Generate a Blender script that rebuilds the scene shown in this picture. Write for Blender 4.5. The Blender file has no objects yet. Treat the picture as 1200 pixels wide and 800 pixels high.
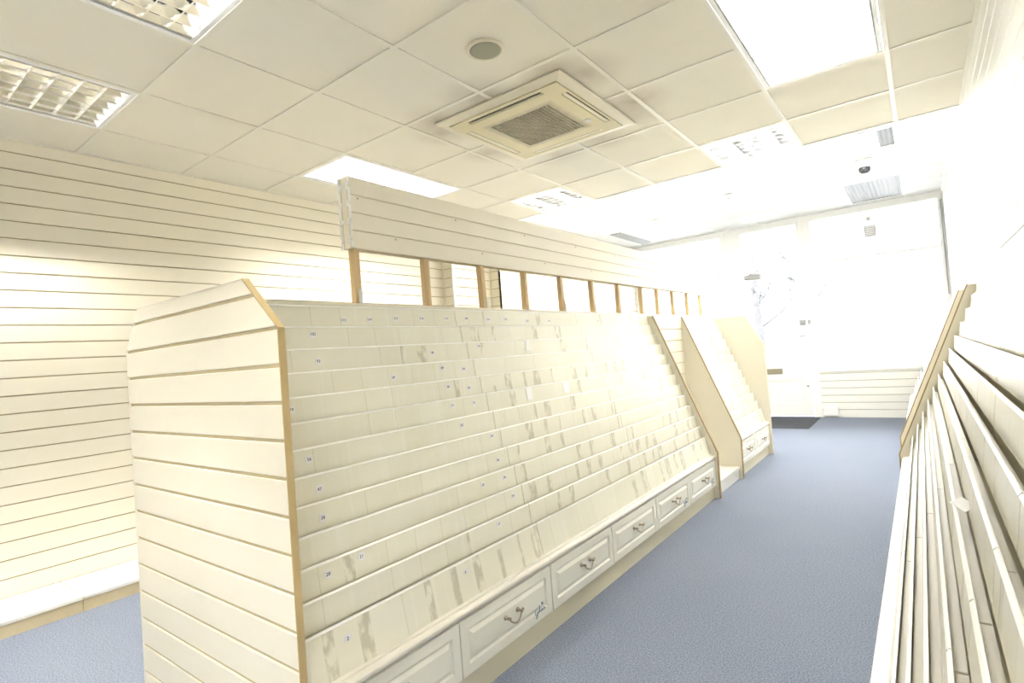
import bpy, bmesh, math, random
from mathutils import Vector, Matrix
random.seed(7)
PI = math.pi
sc = bpy.context.scene
COL = sc.collection

# ------------------------------------------------------------------ materials
def new_mat(name):
    m = bpy.data.materials.new(name); m.use_nodes = True
    nt = m.node_tree
    return m, nt, nt.nodes['Principled BSDF']

def mat(name, col, rough=0.5, metal=0.0, coat=0.0, var=0.0, vscale=6.0, stretch=(1, 1, 1), bump=0.0, bscale=60.0):
    m, nt, p = new_mat(name)
    p.inputs['Roughness'].default_value = rough
    p.inputs['Metallic'].default_value = metal
    p.inputs['Coat Weight'].default_value = coat
    p.inputs['Coat Roughness'].default_value = 0.12
    tc = nt.nodes.new('ShaderNodeTexCoord')
    mp = nt.nodes.new('ShaderNodeMapping'); mp.inputs['Scale'].default_value = stretch
    nt.links.new(tc.outputs['Object'], mp.inputs[0])
    n = nt.nodes.new('ShaderNodeTexNoise'); n.inputs['Scale'].default_value = vscale; n.inputs['Detail'].default_value = 3
    nt.links.new(mp.outputs[0], n.inputs['Vector'])
    mx = nt.nodes.new('ShaderNodeMix'); mx.data_type = 'RGBA'
    nt.links.new(n.outputs['Fac'], mx.inputs[0])
    mx.inputs[6].default_value = (*[max(0, c * (1 - var)) for c in col], 1)
    mx.inputs[7].default_value = (*[min(1, c * (1 + var)) for c in col], 1)
    nt.links.new(mx.outputs[2], p.inputs['Base Color'])
    if bump:
        b = nt.nodes.new('ShaderNodeBump'); b.inputs['Strength'].default_value = bump; b.inputs['Distance'].default_value = 0.002
        n2 = nt.nodes.new('ShaderNodeTexNoise'); n2.inputs['Scale'].default_value = bscale; n2.inputs['Detail'].default_value = 4
        nt.links.new(mp.outputs[0], n2.inputs['Vector']); nt.links.new(n2.outputs['Fac'], b.inputs['Height'])
        nt.links.new(b.outputs[0], p.inputs['Normal'])
    return m

def emit_mat(name, col, strength):
    m, nt, p = new_mat(name)
    p.inputs['Base Color'].default_value = (0.9, 0.9, 0.9, 1)
    p.inputs['Emission Color'].default_value = (*col, 1)
    p.inputs['Emission Strength'].default_value = strength
    return m

def mathn(nt, op, a, b=None, c=None):
    n = nt.nodes.new('ShaderNodeMath'); n.operation = op
    for i, v in enumerate((a, b, c)):
        if v is None: continue
        if isinstance(v, (int, float)): n.inputs[i].default_value = v
        else: nt.links.new(v, n.inputs[i])
    return n.outputs[0]

def mixc(nt, fac, a, b):
    n = nt.nodes.new('ShaderNodeMix'); n.data_type = 'RGBA'
    nt.links.new(fac, n.inputs[0]) if not isinstance(fac, (int, float)) else setattr(n.inputs[0], 'default_value', fac)
    for k, v in ((6, a), (7, b)):
        if isinstance(v, tuple): n.inputs[k].default_value = (*v, 1)
        else: nt.links.new(v, n.inputs[k])
    return n.outputs[2]

# tuning knobs -------------------------------------------------------
WORLD = 3.2
TUBE = 47.0
PANEL = 9.0
EXPOSURE = 2.62

CREAM = (0.86, 0.81, 0.68)
M_lam = mat('cream_laminate', CREAM, 0.42, var=0.02, vscale=4)
M_wallslat = mat('wall_slat_laminate', (0.86, 0.805, 0.66), 0.45, var=0.015, vscale=3)
M_white = mat('white_paint', (0.91, 0.91, 0.90), 0.45)
M_whitelam = mat('white_laminate', (0.90, 0.885, 0.84), 0.35)
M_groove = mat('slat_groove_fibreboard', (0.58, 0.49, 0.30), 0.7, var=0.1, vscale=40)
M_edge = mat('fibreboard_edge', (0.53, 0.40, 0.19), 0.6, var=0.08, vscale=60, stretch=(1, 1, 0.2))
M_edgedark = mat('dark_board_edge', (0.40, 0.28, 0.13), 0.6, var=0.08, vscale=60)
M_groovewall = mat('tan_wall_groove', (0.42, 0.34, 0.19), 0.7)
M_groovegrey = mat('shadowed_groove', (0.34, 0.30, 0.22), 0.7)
M_edgepale = mat('pale_board_edge', (0.66, 0.56, 0.36), 0.6, var=0.05, vscale=50)
M_drawer = mat('painted_drawer_front', (0.88, 0.86, 0.77), 0.4, var=0.02, vscale=5)
M_rail = mat('pale_rail', (0.84, 0.79, 0.71), 0.35, var=0.02)
M_plinth = mat('cream_plinth', (0.74, 0.69, 0.53), 0.5, var=0.04, vscale=9)
M_lip = mat('clear_plastic_lip', (0.97, 0.96, 0.90), 0.45, coat=0.2)
M_brass = mat('aged_brass', (0.42, 0.36, 0.26), 0.32, metal=0.9, var=0.1, vscale=80)
M_steel = mat('brushed_steel', (0.6, 0.6, 0.6), 0.3, metal=1.0, var=0.05)
M_galv = mat('galvanised_bracket', (0.62, 0.62, 0.58), 0.4, metal=0.6, var=0.1, vscale=50)
M_ink = mat('blue_ink', (0.20, 0.30, 0.40), 0.5)
M_black = mat('black_ink', (0.04, 0.04, 0.045), 0.5)
M_sticker = mat('white_sticker', (0.90, 0.89, 0.90), 0.5)
M_paper = mat('white_card', (0.93, 0.93, 0.93), 0.6)
M_acyellow = mat('yellowed_plastic', (0.70, 0.63, 0.42), 0.4, var=0.04, vscale=3)
M_acframe = mat('pale_yellowed_plastic', (0.75, 0.70, 0.55), 0.4, var=0.04, vscale=3)
M_dark = mat('dark_slot', (0.05, 0.045, 0.035), 0.7)
M_speaker = mat('grey_speaker_cloth', (0.36, 0.35, 0.26), 0.8, bump=0.4, bscale=400)
M_louvre = mat('louvre_aluminium', (0.88, 0.88, 0.87), 0.16, metal=0.9)
M_mirror = mat('bright_parabolic_louvre', (0.90, 0.90, 0.88), 0.07, metal=1.0)
M_ribbed = mat('unlit_ribbed_diffuser', (0.095, 0.095, 0.10), 0.5, var=0.25, vscale=9, stretch=(1, 0.02, 1))
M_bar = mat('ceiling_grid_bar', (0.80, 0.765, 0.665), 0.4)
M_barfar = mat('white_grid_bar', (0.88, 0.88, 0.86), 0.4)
M_tube = emit_mat('lamp_tube', (1.0, 0.985, 0.95), TUBE)
M_tubehot = emit_mat('bright_lamp_tube', (1.0, 0.985, 0.95), 185.0)
M_tubedim = emit_mat('dim_lamp_tube', (1.0, 0.985, 0.95), 15.5)
M_diff = emit_mat('lit_diffuser', (1.0, 0.985, 0.95), PANEL)
M_mat = mat('door_mat', (0.06, 0.063, 0.075), 0.95, var=0.3, vscale=120)
M_screw = mat('dull_screw', (0.34, 0.29, 0.19), 0.5)
M_edging = mat('white_edging', (0.95, 0.95, 0.95), 0.4)
M_lens = mat('camera_lens', (0.05, 0.05, 0.055), 0.25)
M_greyplastic = mat('grey_plastic', (0.42, 0.42, 0.43), 0.5, var=0.1, vscale=60)
M_lilac = mat('pale_blue_print', (0.78, 0.82, 0.92), 0.6, var=0.12, vscale=50)
M_bark = mat('tree_bark', (0.06, 0.057, 0.06), 0.9, var=0.3, vscale=8)
M_leaf = mat('tree_leaf', (0.09, 0.115, 0.085), 0.7, var=0.3, vscale=2)
M_pave = mat('pale_paving', (0.55, 0.55, 0.54), 0.9, var=0.05)
M_facade = mat('pale_render', (0.72, 0.70, 0.68), 0.9, var=0.03)
M_facadewin = mat('facade_window', (0.35, 0.37, 0.40), 0.2)

def wood_mat():
    m, nt, p = new_mat('pine_timber')
    p.inputs['Roughness'].default_value = 0.55
    tc = nt.nodes.new('ShaderNodeTexCoord')
    mp = nt.nodes.new('ShaderNodeMapping'); mp.inputs['Scale'].default_value = (60, 60, 3)
    oi = nt.nodes.new('ShaderNodeObjectInfo')
    va = nt.nodes.new('ShaderNodeVectorMath'); va.operation = 'ADD'
    nt.links.new(tc.outputs['Object'], va.inputs[0]); nt.links.new(oi.outputs['Random'], va.inputs[1])
    nt.links.new(va.outputs[0], mp.inputs[0])
    n = nt.nodes.new('ShaderNodeTexNoise'); n.inputs['Scale'].default_value = 1.0; n.inputs['Detail'].default_value = 3
    nt.links.new(mp.outputs[0], n.inputs['Vector'])
    c1 = mixc(nt, n.outputs['Fac'], (0.50, 0.34, 0.16), (0.80, 0.62, 0.36))
    v = nt.nodes.new('ShaderNodeTexVoronoi'); v.inputs['Scale'].default_value = 7.0
    nt.links.new(va.outputs[0], v.inputs['Vector'])
    k = mathn(nt, 'LESS_THAN', v.outputs['Distance'], 0.10)
    nt.links.new(mixc(nt, k, c1, (0.30, 0.17, 0.07)), p.inputs['Base Color'])
    return m
M_wood = wood_mat()

def carpet_mat():
    m, nt, p = new_mat('blue_carpet')
    p.inputs['Roughness'].default_value = 0.95
    tc = nt.nodes.new('ShaderNodeTexCoord')
    n = nt.nodes.new('ShaderNodeTexNoise'); n.inputs['Scale'].default_value = 170; n.inputs['Detail'].default_value = 2
    nt.links.new(tc.outputs['Object'], n.inputs['Vector'])
    cr = nt.nodes.new('ShaderNodeValToRGB')
    e = cr.color_ramp.elements
    e[0].position = 0.36; e[0].color = (0.118, 0.142, 0.208, 1)
    e[1].position = 0.64; e[1].color = (0.268, 0.303, 0.385, 1)
    nt.links.new(n.outputs['Fac'], cr.inputs[0])
    n2 = nt.nodes.new('ShaderNodeTexNoise'); n2.inputs['Scale'].default_value = 2.2; n2.inputs['Detail'].default_value = 3
    nt.links.new(tc.outputs['Object'], n2.inputs['Vector'])
    f = mathn(nt, 'MULTIPLY', n2.outputs['Fac'], 0.25)
    nt.links.new(mixc(nt, f, cr.outputs[0], (0.31, 0.31, 0.33)), p.inputs['Base Color'])
    b = nt.nodes.new('ShaderNodeBump'); b.inputs['Strength'].default_value = 0.5; b.inputs['Distance'].default_value = 0.004
    nt.links.new(n.outputs['Fac'], b.inputs['Height']); nt.links.new(b.outputs[0], p.inputs['Normal'])
    return m
M_carpet = carpet_mat()

def tile_mat():
    # mineral-fibre tile with sooty dirt marks round the air unit's outlets
    m, nt, p = new_mat('ceiling_tile')
    p.inputs['Roughness'].default_value = 0.9
    tc = nt.nodes.new('ShaderNodeTexCoord')
    n = nt.nodes.new('ShaderNodeTexNoise'); n.inputs['Scale'].default_value = 5; n.inputs['Detail'].default_value = 5
    nt.links.new(tc.outputs['Object'], n.inputs['Vector'])
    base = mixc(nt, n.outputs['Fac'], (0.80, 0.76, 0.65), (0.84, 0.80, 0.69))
    tot = None
    for (x, y, r, s) in DIRT:
        d = nt.nodes.new('ShaderNodeVectorMath'); d.operation = 'DISTANCE'
        nt.links.new(tc.outputs['Object'], d.inputs[0]); d.inputs[1].default_value = (x, y, 2.65)
        q = mathn(nt, 'DIVIDE', d.outputs['Value'], r)
        q = mathn(nt, 'SUBTRACT', 1.0, q); q = mathn(nt, 'MAXIMUM', q, 0.0); q = mathn(nt, 'POWER', q, 1.3)
        q = mathn(nt, 'MULTIPLY', q, s)
        tot = q if tot is None else mathn(nt, 'ADD', tot, q)
    n3 = nt.nodes.new('ShaderNodeTexNoise'); n3.inputs['Scale'].default_value = 9; n3.inputs['Detail'].default_value = 4
    nt.links.new(tc.outputs['Object'], n3.inputs['Vector'])
    tot = mathn(nt, 'MULTIPLY', tot, mathn(nt, 'ADD', n3.outputs['Fac'], 0.45))
    tot = mathn(nt, 'MINIMUM', tot, 0.8)
    nt.links.new(mixc(nt, tot, base, (0.33, 0.27, 0.19)), p.inputs['Base Color'])
    return m
DIRT = [(-1.88, 2.345, 0.26, 0.55), (-2.25, 2.405, 0.24, 0.45), (-1.45, 2.385, 0.2, 0.45), (-1.31, 2.565, 0.24, 0.55), (-1.27, 3.065, 0.26, 0.6), (-1.33, 3.295, 0.2, 0.3), (-2.37, 2.565, 0.24, 0.5), (-2.39, 3.045, 0.24, 0.45), (-2.05, 3.465, 0.26, 0.35), (-1.65, 3.465, 0.25, 0.45)]
M_tile = tile_mat()
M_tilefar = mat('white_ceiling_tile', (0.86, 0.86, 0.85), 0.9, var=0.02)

def pocket_mat():
    # cream card liner behind clear plastic: liner joints, slot-to-slot tint, glue marks on some
    m, nt, p = new_mat('card_pocket')
    p.inputs['Roughness'].default_value = 0.4
    p.inputs['Coat Weight'].default_value = 0.3
    p.inputs['Coat Roughness'].default_value = 0.2
    tc = nt.nodes.new('ShaderNodeTexCoord')
    sp = nt.nodes.new('ShaderNodeSeparateXYZ'); nt.links.new(tc.outputs['Object'], sp.inputs[0])
    oi = nt.nodes.new('ShaderNodeObjectInfo')
    y = sp.outputs['Y']
    yy = mathn(nt, 'ADD', mathn(nt, 'DIVIDE', y, 0.127), mathn(nt, 'MULTIPLY', oi.outputs['Random'], 0.35))
    cell = mathn(nt, 'FLOOR', yy)
    fr = mathn(nt, 'SUBTRACT', yy, cell)
    wn = nt.nodes.new('ShaderNodeTexWhiteNoise'); wn.noise_dimensions = '2D'
    cv = nt.nodes.new('ShaderNodeCombineXYZ'); nt.links.new(cell, cv.inputs[0]); nt.links.new(oi.outputs['Random'], cv.inputs[1])
    nt.links.new(cv.outputs[0], wn.inputs['Vector'])
    base = mixc(nt, wn.outputs['Value'], (0.835, 0.805, 0.675), (0.87, 0.845, 0.73))
    # fine vertical streaks
    mp = nt.nodes.new('ShaderNodeMapping'); mp.inputs['Scale'].default_value = (1, 40, 2)
    nt.links.new(tc.outputs['Object'], mp.inputs[0])
    va = nt.nodes.new('ShaderNodeVectorMath'); va.operation = 'ADD'
    nt.links.new(mp.outputs[0], va.inputs[0]); nt.links.new(oi.outputs['Random'], va.inputs[1])
    ns = nt.nodes.new('ShaderNodeTexNoise'); ns.inputs['Scale'].default_value = 1; ns.inputs['Detail'].default_value = 2
    nt.links.new(va.outputs[0], ns.inputs['Vector'])
    st = mathn(nt, 'MULTIPLY', mathn(nt, 'MAXIMUM', mathn(nt, 'SUBTRACT', ns.outputs['Fac'], 0.56), 0.0), 3.0)
    base = mixc(nt, mathn(nt, 'MINIMUM', st, 0.6), base, (0.91, 0.89, 0.81))
    # joint line at some slot borders
    wn2 = nt.nodes.new('ShaderNodeTexWhiteNoise'); wn2.noise_dimensions = '3D'
    nt.links.new(cv.outputs[0], wn2.inputs['Vector'])
    ln = mathn(nt, 'MULTIPLY', mathn(nt, 'LESS_THAN', fr, 0.022), mathn(nt, 'GREATER_THAN', wn2.outputs['Value'], 0.45))
    base = mixc(nt, mathn(nt, 'MULTIPLY', ln, 0.4), base, (0.52, 0.48, 0.36))
    # glue / dirt marks: attribute "wear" on each strip says how many
    at = nt.nodes.new('ShaderNodeAttribute'); at.attribute_type = 'OBJECT'; at.attribute_name = 'wear'
    band = mathn(nt, 'MULTIPLY', mathn(nt, 'GREATER_THAN', fr, mathn(nt, 'ADD', mathn(nt, 'MULTIPLY', wn2.outputs['Value'], 0.4), 0.5)), mathn(nt, 'LESS_THAN', wn.outputs['Value'], at.outputs['Fac']))
    mp2 = nt.nodes.new('ShaderNodeMapping'); mp2.inputs['Scale'].default_value = (1, 1, 0.5)
    nt.links.new(tc.outputs['Object'], mp2.inputs[0])
    va2 = nt.nodes.new('ShaderNodeVectorMath'); va2.operation = 'ADD'
    nt.links.new(mp2.outputs[0], va2.inputs[0]); nt.links.new(oi.outputs['Random'], va2.inputs[1])
    n3 = nt.nodes.new('ShaderNodeTexNoise'); n3.inputs['Scale'].default_value = 38; n3.inputs['Detail'].default_value = 3
    nt.links.new(va2.outputs[0], n3.inputs['Vector'])
    sm = mathn(nt, 'MULTIPLY', mathn(nt, 'MAXIMUM', mathn(nt, 'SUBTRACT', n3.outputs['Fac'], 0.40), 0.0), 3.6)
    sm = mathn(nt, 'MULTIPLY', mathn(nt, 'MINIMUM', sm, 0.62), band)
    base = mixc(nt, sm, base, (0.47, 0.43, 0.31))
    nt.links.new(base, p.inputs['Base Color'])
    return m
M_pocket = pocket_mat()

def glass_mat():
    m, nt, p = new_mat('window_glass')
    nt.nodes.remove(p)
    out = [n for n in nt.nodes if n.type == 'OUTPUT_MATERIAL'][0]
    t = nt.nodes.new('ShaderNodeBsdfTransparent'); t.inputs[0].default_value = (0.96, 0.97, 0.97, 1)
    g = nt.nodes.new('ShaderNodeBsdfGlossy'); g.inputs['Roughness'].default_value = 0.02
    f = nt.nodes.new('ShaderNodeFresnel'); f.inputs[0].default_value = 1.45
    mx = nt.nodes.new('ShaderNodeMixShader')
    nt.links.new(f.outputs[0], mx.inputs[0]); nt.links.new(t.outputs[0], mx.inputs[1]); nt.links.new(g.outputs[0], mx.inputs[2])
    nt.links.new(mx.outputs[0], out.inputs[0])
    return m
M_glass = glass_mat()

# ------------------------------------------------------------------ mesh helpers
def box(bm, x0, x1, y0, y1, z0, z1, mi=0):
    v = [bm.verts.new((x, y, z)) for x in (x0, x1) for y in (y0, y1) for z in (z0, z1)]
    for q in ((0, 1, 3, 2), (4, 6, 7, 5), (0, 4, 5, 1), (2, 3, 7, 6), (0, 2, 6, 4), (1, 5, 7, 3)):
        f = bm.faces.new([v[i] for i in q]); f.material_index = mi

def prism(bm, poly, axis, a, b, mi=0, side_mi=None):
    """poly of 2-tuples extruded along axis ('x': (y,z), 'y': (x,z), 'z': (x,y)) from a to b."""
    def pt(p, t):
        return {'x': (t, p[0], p[1]), 'y': (p[0], t, p[1]), 'z': (p[0], p[1], t)}[axis]
    A = [bm.verts.new(pt(p, a)) for p in poly]; B = [bm.verts.new(pt(p, b)) for p in poly]
    n = len(poly)
    f = bm.faces.new(A); f.material_index = mi
    f = bm.faces.new(B[::-1]); f.material_index = mi
    for i in range(n):
        f = bm.faces.new((A[i], B[i], B[(i + 1) % n], A[(i + 1) % n])); f.material_index = mi if side_mi is None else side_mi

def tube(bm, pts, r, seg=8, mi=0, radii=None):
    pts = [Vector(p) for p in pts]; rings = []
    for i, p in enumerate(pts):
        d = (pts[min(i + 1, len(pts) - 1)] - pts[max(i - 1, 0)]).normalized()
        a = Vector((0, 0, 1)) if abs(d.z) < 0.9 else Vector((1, 0, 0))
        u = d.cross(a).normalized(); w = d.cross(u)
        rr = radii[i] if radii else r
        rings.append([bm.verts.new(p + (u * math.cos(t) + w * math.sin(t)) * rr) for t in [2 * PI * k / seg for k in range(seg)]])
    for i in range(len(rings) - 1):
        for k in range(seg):
            f = bm.faces.new((rings[i][k], rings[i][(k + 1) % seg], rings[i + 1][(k + 1) % seg], rings[i + 1][k])); f.material_index = mi; f.smooth = True
    f = bm.faces.new(rings[0][::-1]); f.material_index = mi
    f = bm.faces.new(rings[-1]); f.material_index = mi

def lathe(bm, prof, c=(0, 0, 0), seg=24, mi=0, axis='z'):
    """prof: (radius, height) pairs, turned round axis through c."""
    rings = []
    for r, h in prof:
        ring = []
        for k in range(seg):
            t = 2 * PI * k / seg; a, b = r * math.cos(t), r * math.sin(t)
            ring.append(bm.verts.new({'z': (c[0] + a, c[1] + b, c[2] + h), 'x': (c[0] + h, c[1] + a, c[2] + b), 'y': (c[0] + a, c[1] + h, c[2] + b)}[axis]))
        rings.append(ring)
    for i in range(len(rings) - 1):
        for k in range(seg):
            f = bm.faces.new((rings[i][k], rings[i][(k + 1) % seg], rings[i + 1][(k + 1) % seg], rings[i + 1][k])); f.material_index = mi; f.smooth = True
    for rg in (rings[0], rings[-1]):
        f = bm.faces.new(rg); f.material_index = mi

def obj(name, bm, mats, parent=None, loc=(0, 0, 0), rz=0.0, bevel=0.0):
    bmesh.ops.recalc_face_normals(bm, faces=bm.faces[:])
    me = bpy.data.meshes.new(name); bm.to_mesh(me); bm.free()
    for m in (mats if isinstance(mats, (list, tuple)) else [mats]): me.materials.append(m)
    o = bpy.data.objects.new(name, me); COL.objects.link(o)
    if parent: o.parent = parent
    o.location = loc; o.rotation_euler = (0, 0, rz)
    if bevel:
        b = o.modifiers.new('bevel', 'BEVEL'); b.width = bevel; b.segments = 2; b.limit_method = 'ANGLE'
    return o

def tag(o, label, cat, group=None):
    o['label'] = label; o['category'] = cat
    if group: o['group'] = group
    return o

def thing(name, label, cat, loc=(0, 0, 0), rz=0.0, group=None):
    o = bpy.data.objects.new(name, None); COL.objects.link(o)
    o.empty_display_size = 0.1
    o.location = loc; o.rotation_euler = (0, 0, rz)
    return tag(o, label, cat, group)

def struct(name, bm, mats, label=None, parent=None):
    o = obj(name, bm, mats, parent)
    if not parent: o['kind'] = 'structure'
    if label: o['label'] = label; o['category'] = name.split('_')[0]
    return o

def NB(): return bmesh.new()

def copy_thing(root, loc=None, label=None):
    r = root.copy(); COL.objects.link(r)
    if loc is not None: r.location = loc
    if label: r['label'] = label
    for ch in list(root.children):
        c = ch.copy(); COL.objects.link(c); c.parent = r
        for g in list(ch.children):
            d = g.copy(); COL.objects.link(d); d.parent = c
    return r

# slat boarding: planks 100 mm apart with a real groove between, laminate (0) over fibreboard (1)
def slat_run(bm, L0, L1, z0, z1, first, frame, pitch=0.1, gap=0.007, depth=0.009, t=0.018):
    """planks lie between L0..L1; frame(l, d, z) -> point, d=0 the face and d<0 into the board."""
    def pr(poly, mi):
        A = [bm.verts.new(frame(L0, d, z)) for d, z in poly]; B = [bm.verts.new(frame(L1, d, z)) for d, z in poly]
        n = len(poly)
        f = bm.faces.new(A); f.material_index = mi
        f = bm.faces.new(B[::-1]); f.material_index = mi
        for i in range(n):
            f = bm.faces.new((A[i], B[i], B[(i + 1) % n], A[(i + 1) % n])); f.material_index = mi
    pr([(-t, z0), (-depth, z0), (-depth, z1), (-t, z1)], 1)
    cuts = []; z = first
    while z > z0 + 0.02:
        if z < z1 - 0.005: cuts.append(z)
        z -= pitch
    edges = [z1] + [c for c in cuts] + [z0]
    for i in range(len(edges) - 1):
        a = edges[i] - (gap / 2 if i else 0); b = edges[i + 1] + (gap / 2 if i < len(edges) - 2 else 0)
        c = 0.0018
        pr([(-depth, a), (-c, a), (0, a - c), (0, b + c), (-c, b), (-depth, b)], 0)

# ------------------------------------------------------------------ setting
XL, XR, YB, YF = -4.10, 0.325, -2.6, 8.72
ZC, ZF, YS = 2.65, 2.85, 4.765

bm = NB(); box(bm, XL - .2, XR + .2, YB - .2, YF + .12, -.1, 0)
struct('floor', bm, M_carpet)

# left wall: boarding steps out twice towards the shop front
fx = lambda X: (lambda l, d, z: (X + d, l, z))
bm = NB()
slat_run(bm, YB, 4.30, 0.0, ZC, 2.579, fx(XL))
slat_run(bm, 4.30, 4.94, 0.0, 2.85, 2.579, fx(-3.97))
slat_run(bm, 4.94, YF, 0.0, 2.85, 2.579, fx(-3.83))
slat_run(bm, XL, -3.97, 0.0, ZC, 2.579, lambda l, d, z: (l, 4.30 - d, z))
slat_run(bm, -3.97, -3.83, 0.0, 2.85, 2.579, lambda l, d, z: (l, 4.94 - d, z))
box(bm, XL - .2, XL - .018, YB, 4.30, 0, 3.0, 0)
box(bm, XL - .2, -3.988, 4.318, 4.958, 0, 3.0, 0)
box(bm, XL - .2, -3.848, 4.958, YF, 0, 3.0, 0)
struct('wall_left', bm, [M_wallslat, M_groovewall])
bm = NB(); box(bm, -3.972, -3.950, 4.286, 4.312, 0, ZC)
struct('trim_1', bm, M_white)

# right wall
fr = lambda X: (lambda l, d, z: (X - d, l, z))
bm = NB()
slat_run(bm, YB, YF, 0.0, 2.85, 2.535, fr(XR))
box(bm, XR + .018, XR + .2, YB, YF, 0, 3.0, 0)
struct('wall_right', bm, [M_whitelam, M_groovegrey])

bm = NB(); box(bm, XL - .2, XR + .2, YB - .2, YB, 0, 3.0)
struct('wall_back', bm, M_wallslat)

# ceiling: tiles on a 600 mm grid, holes left where fittings sit
GX = [-.040 - .6 * k for k in range(8)]            # -0.04 ... -4.24
GY = [1.105 + .604 * k for k in range(-6, 7)]
def gx(k): return GX[k]
def in_hole(cx, cy, holes):
    return any(x0 < cx < x1 and y0 < cy < y1 for x0, x1, y0, y1 in holes)
H_near = []
H_far = []
def hole(x0, x1, y0, y1, far=False):
    (H_far if far else H_near).append((x0, x1, y0, y1)); return (x0, x1, y0, y1)
# grid cells by index: column k spans GX[k+1]..GX[k]
def cell(k, ya, yb): return (GX[k + 1], GX[k], ya, yb)
Y = lambda k: 1.105 + .604 * k
F_louvre_a = hole(*cell(5, Y(-2), Y(0)))     # top left, seen from the side
F_louvre_b = hole(*cell(3, Y(-2), Y(0)))     # very top, cut by the frame
F_long_left = hole(*cell(5, Y(2), Y(4)))
F_small_mid = hole(*cell(4, Y(5), YS - .03))
F_long_right = hole(*cell(0, Y(2), Y(4)))
F_small_right = hole(*cell(1, Y(5), YS - .03))
F_back_a = hole(*cell(0, Y(-4), Y(-2)))  # back fittings: unseen lamps added to light the left wall and end panel
F_back_b = hole(*cell(2, Y(-4), Y(-2)))
F_back_c = hole(*cell(5, Y(-5), Y(-3)))
YFk = lambda k: 5.52 + .6 * k
F_far_a = hole(-3.60, -3.03, YFk(0), YFk(1), True)
F_far_b = hole(-2.42, -1.83, YFk(0), YFk(1), True)
F_far_c = hole(-.632, -.048, YFk(0), YFk(1), True)
F_far_d = hole(-.632, -.048, YFk(3), YFk(5), True)

bm = NB()
xs = [XR] + GX[:7] + [XL]
ys = [YB] + [g for g in GY if YB < g < YS - .1] + [YS]
for i in range(len(xs) - 1):
    for j in range(len(ys) - 1):
        x1, x0, y0, y1 = xs[i], xs[i + 1], ys[j], ys[j + 1]
        if in_hole((x0 + x1) / 2, (y0 + y1) / 2, H_near): continue
        box(bm, x0, x1, y0, y1, ZC + .004, ZC + .02)
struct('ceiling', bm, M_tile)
bm = NB()
w = .012
for x in GX[:7]: box(bm, x - w, x + w, YB, YS, ZC - .001, ZC + .008)
for y in ys[1:-1]:
    e = sorted(GX[:7] + [XR, XL])
    for a, b in zip(e, e[1:]):
        lo = a + (w if a != XL else 0); hi = b - (w if b != XR else 0)
        if in_hole((a + b) / 2, y, H_near): continue
        box(bm, lo, hi, y - w, y + w, ZC - .001, ZC + .008)
box(bm, XL, XR, YB, YB + .02, ZC - .001, ZC + .006)
box(bm, XR - .02, XR, YB, YS, ZC - .002, ZC + .006)
box(bm, XL, XL + .02, YB, 4.29, ZC - .002, ZC + .006)
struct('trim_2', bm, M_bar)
# step up to the higher ceiling by the shop front
bm = NB(); box(bm, XL, XR, YS, YS + .03, ZC - .004, ZF + .05)
struct('trim_3', bm, M_barfar)
bm = NB()
fxs = [XR, -.048, -.64, -1.235, -1.825, -2.425, -3.025, -3.61, XL]
fys = [YS + .03, 4.92] + [YFk(k) for k in range(6)] + [YF]
for i in range(len(fxs) - 1):
    for j in range(len(fys) - 1):
        x1, x0, y0, y1 = fxs[i], fxs[i + 1], fys[j], fys[j + 1]
        if in_hole((x0 + x1) / 2, (y0 + y1) / 2, H_far): continue
        box(bm, x0, x1, y0, y1, ZF + .004, ZF + .02)
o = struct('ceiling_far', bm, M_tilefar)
bm = NB()
for x in fxs[1:-1]: box(bm, x - w, x + w, YS + .03, YF, ZF - .001, ZF + .008)
for y in fys[1:-1]:
    e = sorted(fxs)
    for a, b in zip(e, e[1:]):
        if in_hole((a + b) / 2, y, H_far): continue
        box(bm, a + w, b - w, y - w, y + w, ZF - .001, ZF + .008)
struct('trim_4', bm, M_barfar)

# ------------------------------------------------------------------ light fittings
def fitting(h, z, label, group, n_tubes=3, pitch=.095, tube_mat=None, nl=6, tp=.006):
    x0, x1, y0, y1 = h
    x0 += .014; x1 -= .014; y0 += .014; y1 -= .014
    t = thing('ceiling_light', label, 'ceiling light', ((x0 + x1) / 2, (y0 + y1) / 2, z), 0, group)
    a, b = (x1 - x0) / 2, (y1 - y0) / 2
    bm = NB(); H = .10; s = .02
    for q in ((-a, -a + s, -b, b), (a - s, a, -b, b), (-a + s, a - s, -b, -b + s), (-a + s, a - s, b - s, b)):
        box(bm, *q, 0.0, H)
    box(bm, -a, a, -b, b, H, H + .01)
    obj('tray', bm, M_white, t)
    for k in range(n_tubes):
        x = -a + s + (2 * a - 2 * s) * (k + .5) / n_tubes
        bm = NB(); tube(bm, [(x, -b + .045, .080), (x, b - .045, .080)], .012, 6)
        box(bm, x - .016, x + .016, -b + s, -b + .045, .06, .095, 1); box(bm, x - .016, x + .016, b - .045, b - s, .06, .095, 1)
        obj('lamp_tube', bm, [tube_mat or M_tube, M_white], t)
    bm = NB(); n = max(4, round((2 * b - 2 * s) / pitch))
    ya, yb = -b + s, b - s
    for k in range(1, n):
        y = ya + (yb - ya) * k / n
        prism(bm, [(y - .0025, .003), (y + .0025, .003), (y + tp, .062), (y - tp, .062)], 'x', -a + s, a - s)
    for k in range(nl + 1):
        x = -a + s + (2 * a - 2 * s) * k / nl
        x = min(max(x, -a + s + tp), a - s - tp)
        prism(bm, [(x - .0025, .002), (x + .0025, .002), (x + tp, .062), (x - tp, .062)], 'y', ya, yb)
    obj('louvre', bm, M_louvre if tp < .01 else M_mirror, t)
    return t

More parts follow.
